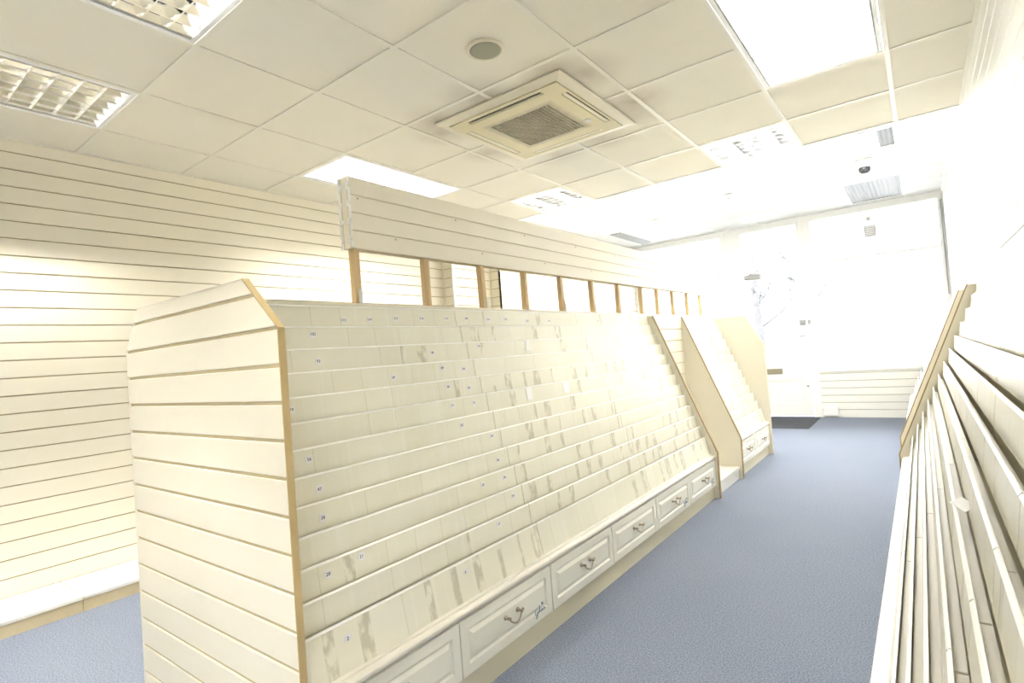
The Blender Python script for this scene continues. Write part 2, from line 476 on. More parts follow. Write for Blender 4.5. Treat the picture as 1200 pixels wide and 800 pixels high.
def panel_light(h, z, label, group, dead=0.0):
    x0, x1, y0, y1 = h
    x0 += .014; x1 -= .014; y0 += .014; y1 -= .014
    t = thing('ceiling_light', label, 'ceiling light', ((x0 + x1) / 2, (y0 + y1) / 2, z), 0, group)
    a, b = (x1 - x0) / 2, (y1 - y0) / 2
    bm = NB(); s = .012
    for q in ((-a, -a + s, -b, b), (a - s, a, -b, b), (-a + s, a - s, -b, -b + s), (-a + s, a - s, b - s, b)):
        box(bm, *q, 0.0, .07)
    box(bm, -a, a, -b, b, .07, .08)
    obj('tray', bm, M_white, t)
    def ribs(xa, xb, m, name):
        bm = NB(); n = max(2, round((xb - xa) / .045)); poly = [(xb, .02), (xa, .02)]
        for k in range(n):
            u0 = xa + (xb - xa) * k / n; du = (xb - xa) / n
            poly += [(u0 + .0001, .008), (u0 + du * .5, .004), (u0 + du - .0001, .008)]
        prism(bm, poly, 'y', -b + s, b - s)
        return obj(name, bm, m, t)
    xm = a - s - (2 * a - 2 * s) * dead
    if dead < 1: ribs(-a + s, xm, M_diff, 'diffuser')
    if dead > 0:
        d = ribs(xm, a - s, M_ribbed, 'diffuser'); d['label'] = 'unlit grey ribbed diffuser'
    return t

fitting(F_louvre_a, ZC, 'open louvre ceiling light close to the top of the slatted left wall', 'louvred ceiling lights', tp=.019, tube_mat=M_tubehot)
fitting(F_louvre_b, ZC, 'louvre ceiling light cut off by the top edge, in front of the round speaker', 'louvred ceiling lights', tp=.019, tube_mat=M_tubehot)
fitting(F_long_left, ZC, 'long glaring louvre ceiling light behind the near end of the raised slatted fascia', 'louvred ceiling lights')
fitting(F_small_mid, ZC, 'square louvre ceiling light between the air conditioner and the slatted fascia', 'louvred ceiling lights', 2, tube_mat=M_tubedim)
fitting(F_long_right, ZC, 'large glaring white ceiling light in the column beside the right wall', 'louvred ceiling lights', 3, tube_mat=M_tubedim)
fitting(F_small_right, ZC, 'square louvre ceiling light at the ceiling step, on the door side of the air conditioner', 'louvred ceiling lights', 2, tube_mat=M_tubedim)
for h, s in ((F_back_a, 'beside the right wall behind the viewpoint'), (F_back_b, 'over the aisle behind the viewpoint'), (F_back_c, 'beside the left wall behind the viewpoint')):
    fitting(h, ZC, 'added unseen louvre ceiling light ' + s, 'louvred ceiling lights')
panel_light(F_far_a, ZF, 'white lit square ceiling panel nearest the slatted fascia, beyond the ceiling step', 'flat ceiling light panels')
panel_light(F_far_b, ZF, 'white lit square ceiling panel midway across, just beyond the ceiling step', 'flat ceiling light panels')
panel_light(F_far_c, ZF, 'lit square ceiling panel with a grey dead strip, just before the dome camera', 'flat ceiling light panels', .22)
panel_light(F_far_d, ZF, 'unlit grey ribbed ceiling panel between the dome camera and the shop front', 'flat ceiling light panels', 1.0)

# ------------------------------------------------------------------ air conditioner, speaker, small ceiling things
def dusty_panel():
    m, nt, p = new_mat('dusty_yellowed_panel')
    p.inputs['Roughness'].default_value = 0.45
    tc = nt.nodes.new('ShaderNodeTexCoord')
    sp = nt.nodes.new('ShaderNodeSeparateXYZ'); nt.links.new(tc.outputs['Object'], sp.inputs[0])
    d = mathn(nt, 'MAXIMUM', mathn(nt, 'ABSOLUTE', sp.outputs['X']), mathn(nt, 'ABSOLUTE', sp.outputs['Y']))
    q = mathn(nt, 'MULTIPLY', mathn(nt, 'SUBTRACT', .262, d), 22.0)
    n = nt.nodes.new('ShaderNodeTexNoise'); n.inputs['Scale'].default_value = 14; n.inputs['Detail'].default_value = 4
    nt.links.new(tc.outputs['Object'], n.inputs['Vector'])
    q = mathn(nt, 'MULTIPLY', mathn(nt, 'MINIMUM', mathn(nt, 'MAXIMUM', q, 0.0), 1.0), mathn(nt, 'MULTIPLY', n.outputs['Fac'], 1.5))
    nt.links.new(mixc(nt, q, (0.68, 0.61, 0.39), (0.36, 0.31, 0.20)), p.inputs['Base Color'])
    return m
def air_conditioner():
    t = thing('air_conditioner', 'yellowed square ceiling cassette air conditioner with a dusty grille', 'air conditioner', (-1.838, 2.888, ZC))
    A, B = .452, .468
    bm = NB()
    # outer frame ring, sloped
    outer = [(-A, -B), (A, -B), (A, B), (-A, B)]
    def ring(k, z): return [bm.verts.new((x * k, y * k, z)) for x, y in outer]
    rs = [ring(1.0, 0.0), ring(1.0, -.006), ring(.99, -.010), ring(.872, -.020), ring(.865, -.018), ring(.865, 0.0)]
    for p, q in zip(rs, rs[1:]):
        for i in range(4): bm.faces.new((p[i], p[(i + 1) % 4], q[(i + 1) % 4], q[i]))
    obj('outer_frame', bm, M_acframe, t)
    # centre panel with slots cut as gaps between pieces
    a, b = .388, .402
    bm = NB(); zt, zb = -.006, -.024
    box(bm, -a, a, -b, b, zt - .002, zt + .008, 1)                       # dark backing above the slots
    g = .214                                                            # grille half size
    si, so = .334, .374                                                 # slot band
    L = .265
    box(bm, -si, si, -si, -g, zb, zt); box(bm, -si, si, g, si, zb, zt)
    box(bm, -si, -g, -g, g, zb, zt); box(bm, g, si, -g, g, zb, zt)
    for s in (-1, 1):
        box(bm, min(s * si, s * a), max(s * si, s * a), -b, -L, zb, zt); box(bm, min(s * si, s * a), max(s * si, s * a), L, b, zb, zt)
        box(bm, -L, L, min(s * so, s * b), max(s * so, s * b), zb, zt)
        box(bm, min(s * so, s * a), max(s * so, s * a), -L, L, zb, zt)
        box(bm, -si, -L, min(s * si, s * b), max(s * si, s * b), zb, zt); box(bm, L, si, min(s * si, s * b), max(s * si, s * b), zb, zt)
    obj('centre_panel', bm, [dusty_panel(), M_dark], t)
    for s in (-1, 1):                                                    # swing flaps, open towards the near sides
        lo, hi = (si + .007, si + .015) if s < 0 else (si + .005, so - .004)
        bm = NB(); prism(bm, [(s * lo, zb), (s * hi, zb + .001), (s * hi, zb + .005), (s * lo, zb + .004)], 'x', -L + .004, L - .004)
        obj('flap', bm, M_acframe, t)
        lo, hi = (si + .007, si + .027) if s > 0 else (si + .005, so - .004)
        bm = NB(); prism(bm, [(s * lo, zb), (s * hi, zb + .001), (s * hi, zb + .005), (s * lo, zb + .004)], 'y', -L + .004, L - .004)
        obj('flap', bm, M_acframe, t)
    bm = NB(); n = 18
    for k in range(n + 1):
        u = -g + 2 * g * k / n
        box(bm, u - .0036, u + .0036, -g, g, zb - .001, zb + .008)
        box(bm, -g, g, u - .0032, u + .0032, zb + .0005, zb + .008)
    obj('intake_grille', bm, mat('dusty_grille', (0.50, 0.45, 0.32), 0.7, var=0.25, vscale=7), t)
    bm = NB(); lathe(bm, [(.022, 0), (.022, -.002), (.02, -.003)], (.272, .15, zb), 16)
    bm2 = bm; obj('badge', bm2, M_steel, t)
    bm = NB(); box(bm, -.36, .36, -.36, .36, .001, .003); obj('gasket', bm, M_dark, t)
air_conditioner()

t = thing('ceiling_speaker', 'round grey flush loudspeaker in the ceiling beside the air conditioner', 'speaker', (-1.55, 2.02, ZC))
bm = NB(); lathe(bm, [(.075, .004), (.075, -.004), (.080, -.006), (.090, -.004), (.092, .0), (.092, .004)], seg=40); obj('rim', bm, M_acframe, t)
bm = NB(); lathe(bm, [(.075, .003), (.075, -.0035), (.06, -.0055), (.02, -.0065)], seg=40); obj('cloth_grille', bm, M_speaker, t)

t = thing('dome_camera', 'white dome security camera with a dark lens, hanging from the far ceiling', 'security camera', (-.335, 6.42, ZF))
bm = NB(); lathe(bm, [(.075, 0), (.075, -.018), (.06, -.03), (.045, -.035), (.045, -.075)], seg=28); obj('mount', bm, M_white, t)
bm = NB(); lathe(bm, [(.048, -.07), (.05, -.085), (.046, -.105), (.032, -.122), (.012, -.13)], seg=28); obj('dome', bm, M_lens, t)
for (x, y, lab) in ((-1.66, 6.55, 'white smoke detector on the far ceiling past the middle light panel'), (-2.72, 7.0, 'small white sensor on the far ceiling above the slatted fascia')):
    t = thing('smoke_detector', lab, 'smoke detector', (x, y, ZF))
    bm = NB(); lathe(bm, [(.055, 0), (.055, -.014), (.045, -.03), (.03, -.036)], seg=24); obj('body', bm, M_white, t)
    bm = NB(); lathe(bm, [(.012, -.034), (.012, -.042), (.006, -.045)], seg=12); obj('sensor_cap', bm, M_greyplastic, t)
t = thing('ceiling_vent', 'narrow grey slot vent in the far ceiling beside the slatted fascia', 'vent', (-3.46, 7.85, ZF))
bm = NB()
for q in ((-.085, -.07, -.55, .55), (.07, .085, -.55, .55), (-.07, .07, -.55, -.535), (-.07, .07, .535, .55)): box(bm, *q, -.008, .003)
obj('frame', bm, M_greyplastic, t)
bm = NB()
for k in range(6): box(bm, -.066 + .022 * k, -.052 + .022 * k, -.535, .535, -.006, .002)
obj('blades', bm, M_greyplastic, t)

# ------------------------------------------------------------------ shop front
YG = YF + .05
bm = NB()
box(bm, XL - .2, -3.83, YF, YF + .12, 0, 3.0); box(bm, -3.83, XR + .2, YF, YF + .12, 2.81, 3.0)
box(bm, -2.36, -2.14, YF, YF + .12, 0, 2.81)
box(bm, -1.295, -1.20, YF, YF + .12, 0, 2.81)
box(bm, .31, XR + .2, YF, YF + .12, 0, 2.81)
struct('wall_front', bm, M_white)
bm = NB()
slat_run(bm, -1.20, .31, 0.0, .655, .605, lambda l, d, z: (l, YF - d, z))
box(bm, -1.20, .31, YF + .018, YF + .12, 0, .64)
box(bm, -3.83, -2.36, YF, YF + .12, 0, .64)
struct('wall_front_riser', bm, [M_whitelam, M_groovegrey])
def window(name, x0, x1, z0, z1, mull):
    bm = NB(); s = .045
    box(bm, x0, x0 + s, YF - .004, YF + .09, z0, z1); box(bm, x1 - s, x1, YF - .004, YF + .09, z0, z1)
    box(bm, x0 + s, x1 - s, YF - .004, YF + .09, z0, z0 + s); box(bm, x0 + s, x1 - s, YF - .004, YF + .09, z1 - s, z1)
    for zz in mull: box(bm, x0 + s, x1 - s, YF + .03, YF + .08, zz - .02, zz + .02)
    o = struct(name, bm, M_white)
    bm = NB(); box(bm, x0 + s, x1 - s, YG, YG + .006, z0 + s, z1 - s)
    obj('pane', bm, M_glass, o)
    bm = NB(); box(bm, x0, x1, YF - .02, YF + .03, z0 - .022, z0); obj('window_sill', bm, M_white, o)
window('window_1', -1.20, .31, .66, 2.81, [2.17])
window('window_2', -3.83, -2.36, .66, 2.81, [2.17])

# door: glazed above, moulded panel below, transom light over it
d = bpy.data.objects.new('door_1', None); COL.objects.link(d); d.location = (-1.718, YF + .02, 0); d['kind'] = 'structure'
W = .418
def rect_frame(bm, x0, x1, z0, z1, s, y0, y1):
    box(bm, x0, x0 + s, y0, y1, z0, z1); box(bm, x1 - s, x1, y0, y1, z0, z1)
    box(bm, x0 + s, x1 - s, y0, y1, z0, z0 + s); box(bm, x0 + s, x1 - s, y0, y1, z1 - s, z1)
bm = NB()
box(bm, -W + .005, -W + .11, 0, .045, .012, 2.15); box(bm, W - .11, W - .005, 0, .045, .012, 2.15)
box(bm, -W + .11, W - .11, 0, .045, .012, .16); box(bm, -W + .11, W - .11, 0, .045, .54, .74); box(bm, -W + .11, W - .11, 0, .045, 2.04, 2.15)
box(bm, -W + .11, W - .11, .015, .035, .16, .54)
rect_frame(bm, -W + .12, W - .12, .17, .53, .02, .006, .02)
obj('door_leaf', bm, M_white, d, bevel=.002)
bm = NB(); box(bm, -W + .11, W - .11, .02, .026, .74, 2.04); obj('glass', bm, M_glass, d)
bm = NB(); box(bm, -W - .004, W + .004, -.024, .09, 2.165, 2.215); box(bm, -W - .004, -W + .04, -.024, .09, 2.215, 2.81); box(bm, W - .04, W + .004, -.024, .09, 2.215, 2.81); box(bm, -W + .04, W - .04, -.024, .09, 2.76, 2.81)
obj('transom_frame', bm, M_white, d)
bm = NB(); box(bm, -W + .04, W - .04, .04, .046, 2.215, 2.76); obj('transom_glass', bm, M_glass, d)
bm = NB(); box(bm, -.175, .035, -.006, .0, .635, .695); rect_frame(bm, -.185, .045, .625, .705, .012, -.012, 0)
obj('letter_plate', bm, mat('dull_brass_plate', (0.33, 0.30, 0.22), 0.4, metal=0.5), d)
bm = NB(); box(bm, W - .085, W - .02, -.03, 0, 1.31, 1.385); lathe(bm, [(.018, -.04), (.02, -.03), (.02, 0)], (W - .06, 0, 1.35), 16, axis='y')
box(bm, W + .008, W + .05, -.02, -.001, 1.32, 1.38)
obj('lock', bm, M_greyplastic, d)
bm = NB(); lathe(bm, [(.014, -.025), (.016, -.012), (.012, 0)], (W - .055, 0, .44), 14, axis='y'); obj('keyhole', bm, M_greyplastic, d)
bm = NB(); tube(bm, [(W - .10, 0, 1.16), (W - .10, -.04, 1.16), (W - .03, -.045, 1.16)], .008, 8); obj('door_handle', bm, M_steel, d)
bm = NB(); box(bm, -.36, -.15, -.05, 0, 2.065, 2.12); tube(bm, [(-.29, -.03, 2.12), (-.27, -.03, 2.14), (-.12, -.16, 2.145), (-.2, -.005, 2.18)], .008, 6)
obj('door_closer', bm, M_greyplastic, d)

bm = NB(); box(bm, -2.14, -1.22, 7.64, 8.66, .0, .009); tag(obj('door_mat', bm, M_mat, bevel=.004), 'dark grey doormat lying on the blue carpet inside the glazed door', 'doormat')
t = thing('wall_box', 'white double socket box on the slatted wall beside the door frame', 'socket', (-1.09, YF, .085))
bm = NB(); box(bm, -.09, .09, -.045, 0, -.06, .06); obj('body', bm, M_white, t, bevel=.006)
for s in (-1, 1):
    bm = NB(); box(bm, s * .042 - .02, s * .042 + .02, -.049, -.045, -.02, .03); obj('outlet_plate', bm, M_sticker, t)
t = thing('alarm_sounder', 'grey square alarm box with a grille above the shop window', 'alarm box', (-.455, YF + .02, 2.49))
bm = NB(); box(bm, -.065, .065, -.05, 0, -.075, .075); obj('case', bm, M_greyplastic, t, bevel=.006)
bm = NB()
for k in range(6): box(bm, -.05, .05, -.054, -.05, -.055 + .02 * k, -.045 + .02 * k)
obj('grille_bars', bm, M_white, t)
t = thing('motion_sensor', 'small white motion sensor above the grey alarm box', 'sensor', (-.46, YF + .02, 2.66))
bm = NB(); prism(bm, [(-.055, .03), (-.035, -.03), (.035, -.03), (.055, .03)], 'y', -.04, 0); obj('housing', bm, M_white, t)
bm = NB(); lathe(bm, [(.016, -.05), (.018, -.04)], (0, 0, 0), 12, axis='y'); obj('lens', bm, M_greyplastic, t)
bm = NB(); box(bm, -1.075, -.945, YG - .005, YG - .001, 1.60, 1.78); tag(obj('window_notice', bm, M_lilac), 'small pale blue notice stuck inside the shop window', 'notice')
bm = NB(); tube(bm, [(.300, YF - .02, 1.55), (.300, YF - .02, 2.74)], .006, 8); tag(obj('cable', bm, M_greyplastic), 'thin vertical cable running down the corner of right wall and window', 'cable')

# ------------------------------------------------------------------ card racks
U0, DU, Z0, DZ = .1015, .0328, 1.436, .0812
def lip(i): return U0 + DU * i, Z0 - DZ * i
TXT = {}
def digits(bm, s, size, org):
    """lay the numerals of s flat on a +x facing sticker, origin org (x, y, z)"""
    c = bpy.data.curves.new('n', 'FONT'); c.body = s; c.size = size; c.align_x = 'CENTER'; c.align_y = 'CENTER'; c.extrude = .0003; c.resolution_u = 2
    o = bpy.data.objects.new('n', c); COL.objects.link(o)
    dg = bpy.context.evaluated_depsgraph_get(); me = bpy.data.meshes.new_from_object(o.evaluated_get(dg))
    COL.objects.unlink(o); bpy.data.objects.remove(o)
    vs = [bm.verts.new((org[0] + v.co.z, org[1] + v.co.x, org[2] + v.co.y)) for v in me.vertices]
    for p in me.polygons:
        try:
            f = bm.faces.new([vs[i] for i in p.vertices]); f.material_index = 1
        except ValueError: pass
    bpy.data.meshes.remove(me)

def drawer(t, y0, y1, logo):
    bm = NB(); z0, z1, x = .100, .292, .553
    def ring(a, xx): return [bm.verts.new((xx, y, z)) for y, z in ((y0 + a, z0 + a), (y1 - a, z0 + a), (y1 - a, z1 - a), (y0 + a, z1 - a))]
    prof = [(0, x - .018), (0, x - .002), (.002, x), (.036, x), (.042, x - .006), (.046, x - .006), (.060, x + .002)]
    rs = [ring(a, xx) for a, xx in prof]
    bm.faces.new(rs[0][::-1]); bm.faces.new(rs[-1])
    for p, q in zip(rs, rs[1:]):
        for i in range(4): bm.faces.new((p[i], p[(i + 1) % 4], q[(i + 1) % 4], q[i]))
    dr = obj('drawer', bm, M_drawer, t)
    yc, zc = (y0 + y1) / 2, (z0 + z1) / 2 + .012
    bm = NB()
    pts = []
    for k in range(13):
        a = k / 12; yy = yc - .038 + .076 * a
        pts.append((x + .022 + .006 * math.sin(PI * a), yy, zc - .026 * math.sin(PI * a) ** .6))
    tube(bm, pts, .0033, 8, radii=[.0026 + .0012 * math.sin(PI * k / 12) for k in range(13)])
    for s in (-1, 1):
        lathe(bm, [(.010, .0), (.010, .004), (.0055, .008), (.005, .02), (.007, .024), (.004, .028)], (x + .001, yc + s * .038, zc), 12, axis='x')
        lathe(bm, [(.004, .0), (.0065, .003), (.004, .008)], (x + .02, yc + s * .045, zc + .004), 10, axis='x')
    obj('handle', bm, M_brass, dr)
    if logo:
        bm = NB(); oy, oz = y1 - .145, z0 + .036; xx = x + .003
        def sq(pl, r=.0011): tube(bm, [(xx, oy + a * .00075 + .02, oz + b * .00075) for a, b in pl], r, 6)
        sq([(12, 26), (2, 30), (-8, 18), (-6, 2), (8, 0), (14, 10), (6, 14)], .0013)
        sq([(14, 10), (12, -14), (2, -22), (-6, -16), (18, 2), (22, 14), (24, 2), (30, 6)])
        sq([(30, 6), (34, 40), (38, 30), (32, 2), (40, 12), (46, 8), (40, 1), (48, 2), (54, 14), (50, 4), (60, 14), (56, 1), (66, 12)])
        sq([(66, 12), (62, 3), (70, 2), (76, 14), (74, 2), (82, 14), (84, 2), (92, 6)])
        lathe(bm, [(.006, 0), (.006, .002)], (xx - .001, oy + .0665, oz + .030), 10, axis='x')
        obj('logo', bm, M_ink, dr)['label'] = 'blue handwritten style mark'
    return dr

def rack(name, label, group, L, loc, rz, back=0.0, wear=0.2, sides=(), stickers=(), logos=(), first_no=1):
    t = thing(name, label, 'display rack', loc, rz, group)
    bm = NB()
    box(bm, back, back + .015, 0, L, 0, Z0 + .004)
    # stepped carrier boards under the pockets
    for i in range(13):
        u, z = lip(i); zb = z - DZ
        box(bm, max(back + .015, u - .030), u + .010, .002, L - .002, zb - .004, zb)
        box(bm, max(back + .0151, u - .0215), u - .0046, .002, L - .002, zb, z - .030, 1)  # filler added between tiers to brighten the gap, not a carrier board
    box(bm, back + .015, .545, .002, L - .002, .302, .318)
    o = obj('carcass', bm, [M_plinth, M_lam], t)
    for i in range(13):
        u, z = lip(i); last = i == 12
        h = DZ + .004 if not last else .130
        bm = NB()
        tl = .010 if not last else .028
        poly = [(u - .003, z), (u, z), (u + tl, z - h), (u + tl - .003, z - h)]
        prism(bm, poly, 'y', .002, L - .002, 0)
        prism(bm, [(u - .0045, z - .003), (u + .0030, z - .003), (u + .0030, z - .0015), (u - .0010, z + .003), (u - .0040, z + .003)], 'y', .002, L - .002, 1)
        if i % 4 == 1 or last:
            box(bm, u - .003, u + .0006, .002, L - .002, z + .0036, z + .0040, 1)
        s = obj('pocket_strip', bm, [M_pocket, M_lip], t)
        s['wear'] = wear if isinstance(wear, float) else wear[i]
        for (r, y, dzl, num) in stickers:
            if r != i: continue
            yl = y - loc[1]; q = dzl / h; uu = u + tl * q
            bm = NB(); c = .012
            box(bm, uu + .0005, uu + .0016, yl - c, yl + c, z - dzl - c, z - dzl + c, 0)
            digits(bm, num, .015, (uu + .0019, yl, z - dzl))
            obj('number_sticker', bm, [M_sticker, M_black], s)
    bm = NB()
    poly = [(.505, .331), (.541, .331), (.541, .327), (.551, .3265), (.557, .324), (.561, .319), (.561, .312), (.557, .307), (.553, .305), (.553, .301), (.505, .301)]
    prism(bm, poly, 'y', .001, L - .001)
    o = obj('rail', bm, M_rail, t)
    bm = NB(); box(bm, back + .02, .532, .0, L, .0, .097); obj('plinth', bm, M_plinth, t)
    bm = NB(); box(bm, back + .02, .534, .002, L - .002, .0975, .3); obj('drawer_box', bm, M_plinth, t)
    h = L / 2
    drawer(t, .004, h - .002, 0 in logos); drawer(t, h + .002, L - .004, 1 in logos)
    prof = [(back, 0.0), (.574, 0.0), (.578, .345), (.150, 1.428), (back, 1.428)]
    for s in sides:
        y0, y1 = ((-.018, 0.0) if s == 0 else (L, L + .018))
        bm = NB(); prism(bm, prof, 'y', y0, y1, 0, 1)
        sp_ = obj('side_panel', bm, [M_lam, M_edgedark], t)
        pa, pb, pc = (.574, 0.0), (.578, .345), (.150, 1.428); e = .007
        bm = NB(); ya, yb = y0 - .0012, y1 + .0012
        prism(bm, [(pa[0] - e, 0), (pa[0] + .001, 0), (pb[0] + .001, .345), (pb[0] - e, .344)], 'y', ya, yb)
        prism(bm, [(pb[0] - e, .344), (pb[0] + .001, .345), (pc[0] + .001, pc[1] + .001), (pc[0] - e, pc[1] + .001)], 'y', ya, yb)
        obj('edge_band', bm, M_edgedark, sp_)['label'] = 'brown edge banding'
    return t

SP = -1.8875; ROT = -.006
def gx_at(y): return SP - .012 + .006 * (y - .8)
LB = 1.137
def nums(lst, y0):
    out = []
    for (r, y, dz) in lst:
        slot = max(0, round((y - y0 - .03) / .127)); out.append((r, y, dz, str((12 - r) * 9 + slot + 1)))
    return out
S1 = [(0, 1.299, .053), (0, 1.423, .049), (0, 1.563, .044), (0, 1.712, .043), (0, 1.872, .042), (1, 1.144, .026), (2, .997, .037), (2, 1.136, .045),
      (2, 1.701, .038), (3, 1.446, .047), (3, 1.724, .027), (4, .983, .036), (4, 1.719, .029), (4, 1.851, .045), (5, 1.703, .027), (5, 1.841, .032),
      (6, 1.717, .031), (6, .995, .034), (7, 1.003, .047), (8, .987, .048), (10, .952, .035), (10, 1.074, .023), (12, .818, .029), (12, .956, .046),
      (12, 1.465, .038), (8, 1.86, .042), (9, 1.713, .032), (9, 1.857, .033), (10, 1.866, .032), (11, 1.72, .025), (7, 1.872, .02), (3, 1.86, .04)]
S2 = [(0, 2.011, .041), (0, 2.182, .044), (0, 2.327, .043), (0, 2.525, .051), (2, 2.02, .02), (0, 2.75, .05)]
S3 = [(0, 3.361, .047)]
y1, y2, y3 = .798, .798 + LB, .798 + 2 * LB
rack('card_rack', 'stepped cream card rack bay beside the slatted end panel, dotted with white number stickers', 'card racks of the centre island', LB, (gx_at(y1), y1, 0), ROT,
     wear=[.0, .1, .12, .0, .08, .0, .0, .0, .0, .06, .12, .3, .62], stickers=nums(S1, y1), logos=(1,))
rack('card_rack', 'middle bay of the three joined card racks, worn pockets and plain drawers', 'card racks of the centre island', LB, (gx_at(y2), y2, 0), ROT,
     wear=[.05, .3, .4, .1, .5, .5, .45, .35, .45, .5, .5, .35, .12], stickers=nums(S2, y2), logos=())
rack('card_rack', 'third joined card rack bay, ending at the sloping side panel before the open gap', 'card racks of the centre island', LB, (gx_at(y3), y3, 0), ROT,
     wear=[.1, .4, .3, .1, .4, .6, .2, .15, .2, .4, .5, .5, .6], stickers=nums(S3, y3), logos=(0, 1), sides=(1,))
y4 = 4.885
rack('card_rack', 'short separate card rack bay past the open gap, next to the door', 'card racks of the centre island', 1.09, (gx_at(y4), y4, 0), ROT,
     wear=.25, sides=(0,))

# open gap between the third and fourth bay
ye = y3 + LB + .02
t = thing('recessed_shelf', 'narrow open gap unit with slatted back and low cream base between two sloping panels', 'shelf unit', (gx_at(ye), ye, 0), ROT)
Lg = y4 - .02 - ye
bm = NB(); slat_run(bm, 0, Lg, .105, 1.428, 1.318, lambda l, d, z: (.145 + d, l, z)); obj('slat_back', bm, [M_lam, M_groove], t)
bm = NB(); box(bm, .02, .545, 0, Lg, .082, .103); box(bm, .05, .535, 0, Lg, 0.0, .082); obj('base_shelf', bm, M_whitelam, t)

# slatted end panel towards the viewer, hexagonal
def hexprof(z, xa, xb, zc, zt, ca, cb):
    if z <= zc: return xa, xb
    k = (z - zc) / (zt - zc); return xa + ca * k, xb - cb * k
t = thing('end_panel', 'large cream slatted end panel with cut corners, closing the near end of the island', 'end panel', (0, .774, 0))
xa, xb, zc_, zt_, ca, cb = -2.425, -1.352, 1.318, 1.468, .127, .168
bm = NB()
full = [(xa, 0), (xb, 0), (xb, zc_), (xb - cb, zt_), (xa + ca, zt_), (xa, zc_)]
prism(bm, full, 'y', .006, .018, 1, 1)
cuts = [zt_] + [1.418 - .1 * k for k in range(14)] + [0.0]
for i in range(len(cuts) - 1):
    a = cuts[i] - (.0052 if i else 0); b = cuts[i + 1] + (.0052 if i < len(cuts) - 2 else 0)
    a0, a1 = hexprof(a, xa, xb, zc_, zt_, ca, cb); b0, b1 = hexprof(b, xa, xb, zc_, zt_, ca, cb)
    c = .0018
    lo = [(b0, b + c), (b1, b + c)]; hi = [(a1, a - c), (a0, a - c)]
    mid = []
    pts = lo + ([(xb, zc_)] if b + c < zc_ < a - c else []) + hi + ([(xa, zc_)] if b + c < zc_ < a - c else [])
    prism(bm, pts, 'y', 0.0, .006, 0, 0)
    for (zz, z2, e0, e1) in ((b, b + c, b0, b1), (a, a - c, a0, a1)):
        prism(bm, [(.0022, zz), (0.0, z2), (.006, z2), (.006, zz)], 'x', e0, e1, 0)
obj('slat_face', bm, [M_lam, M_groove], t)
bm = NB()
e = .0015
prism(bm, [(xb, 0), (xb + .004, 0), (xb + .004, zc_ + .001), (xb, zc_)], 'y', -.0005, .0195, 0, 0)
prism(bm, [(xb, zc_), (xb + .004, zc_ + .001), (xb - cb + .002, zt_ + .004), (xb - cb, zt_)], 'y', -.0005, .0195, 0, 0)
ed = obj('edge_strip', bm, M_edge, t)
bm = NB()
prism(bm, [(xa + ca, zt_), (xb - cb, zt_), (xb - cb + .002, zt_ + .004), (xa + ca - .002, zt_ + .004)], 'y', 0, .018, 0, 0)
prism(bm, [(xa, zc_), (xa + ca, zt_), (xa + ca - .002, zt_ + .004), (xa - .004, zc_ + .001)], 'y', 0, .018, 0, 0)
prism(bm, [(xa - .004, 0), (xa, 0), (xa, zc_), (xa - .004, zc_ + .001)], 'y', 0, .018, 0, 0)
obj('top_edge_strip', bm, M_lam, t)

# plain far end panel
t = thing('end_panel', 'plain cream end panel with cut corner at the door end of the island', 'end panel', (0, y4 + 1.09 + .002, 0))
bm = NB(); dx = .03
prism(bm, [(xa + dx, 0), (xb + dx + .03, 0), (xb + dx + .03, 1.12), (xb + dx - .14, 1.425), (xa + dx + .2, 1.425), (xa + dx, 1.12)], 'y', 0, .02, 0, 1)
obj('board', bm, [M_lam, M_edgepale], t)

# top board that carries the studs
t = thing('top_board', 'long cream top board running along the spine of the island under the timber studs', 'board', (SP - .02, .80, 1.4405))
bm = NB(); box(bm, -.085, .085, 0, 5.31, 0, .016); obj('board', bm, M_lam, t)

# raised fascia on timber studs
def fascia(label, y0, y1):
    t = thing('slatted_fascia', label, 'fascia', (-1.902, y0, 1.705), 0, 'raised slatted fascia panels')
    L = y1 - y0; H = .309
    bm = NB(); slat_run(bm, 0, L, 0, H, H - .077, lambda l, d, z: (d, l, z), pitch=.077, gap=.004, depth=.006, t=.012); fp = obj('front_boarding', bm, [M_lam, M_edgepale], t)
    for k in range(int(L / .62) + 1):
        for zz in (.231, .077):
            yy = .045 + .62 * k + (.2 if zz < .1 else 0)
            if yy > L - .03: continue
            bm = NB(); lathe(bm, [(.004, -.001), (.004, .0012)], (0, yy, zz - .012), 8, axis='x'); obj('screw', bm, M_screw, fp)
    bm = NB(); slat_run(bm, 0, L, 0, H, H - .077, lambda l, d, z: (-.060 - d, l, z), pitch=.077, gap=.004, depth=.006, t=.012); obj('rear_boarding', bm, [M_lam, M_edgepale], t)
    # wavy pale edging strips on the sawn end
    if y0 < 2:
        for x in (0.0, -.060):
            pts = []
            for k in range(81):
                z = H * k / 80; ph = (z % .077) / .077
                pts.append((x + .003 - (.012 if .36 < ph < .60 else 0.0) * (1 if x == 0 else -1) - (.006 if x else 0), -.002, z))
            bm = NB(); tube(bm, pts, .006, 6); obj('end_edging', bm, M_edging, t)
        bm = NB(); box(bm, -.048, -.012, -.001, .012, .0, H); obj('end_filler', bm, M_lam, t)
    return t
fascia('long slatted fascia raised on timber studs above the island, near length with white wavy end', 1.45, 4.93)
fascia('shorter slatted fascia length towards the door, continuing the raised fascia past its joint', 4.936, 6.13)

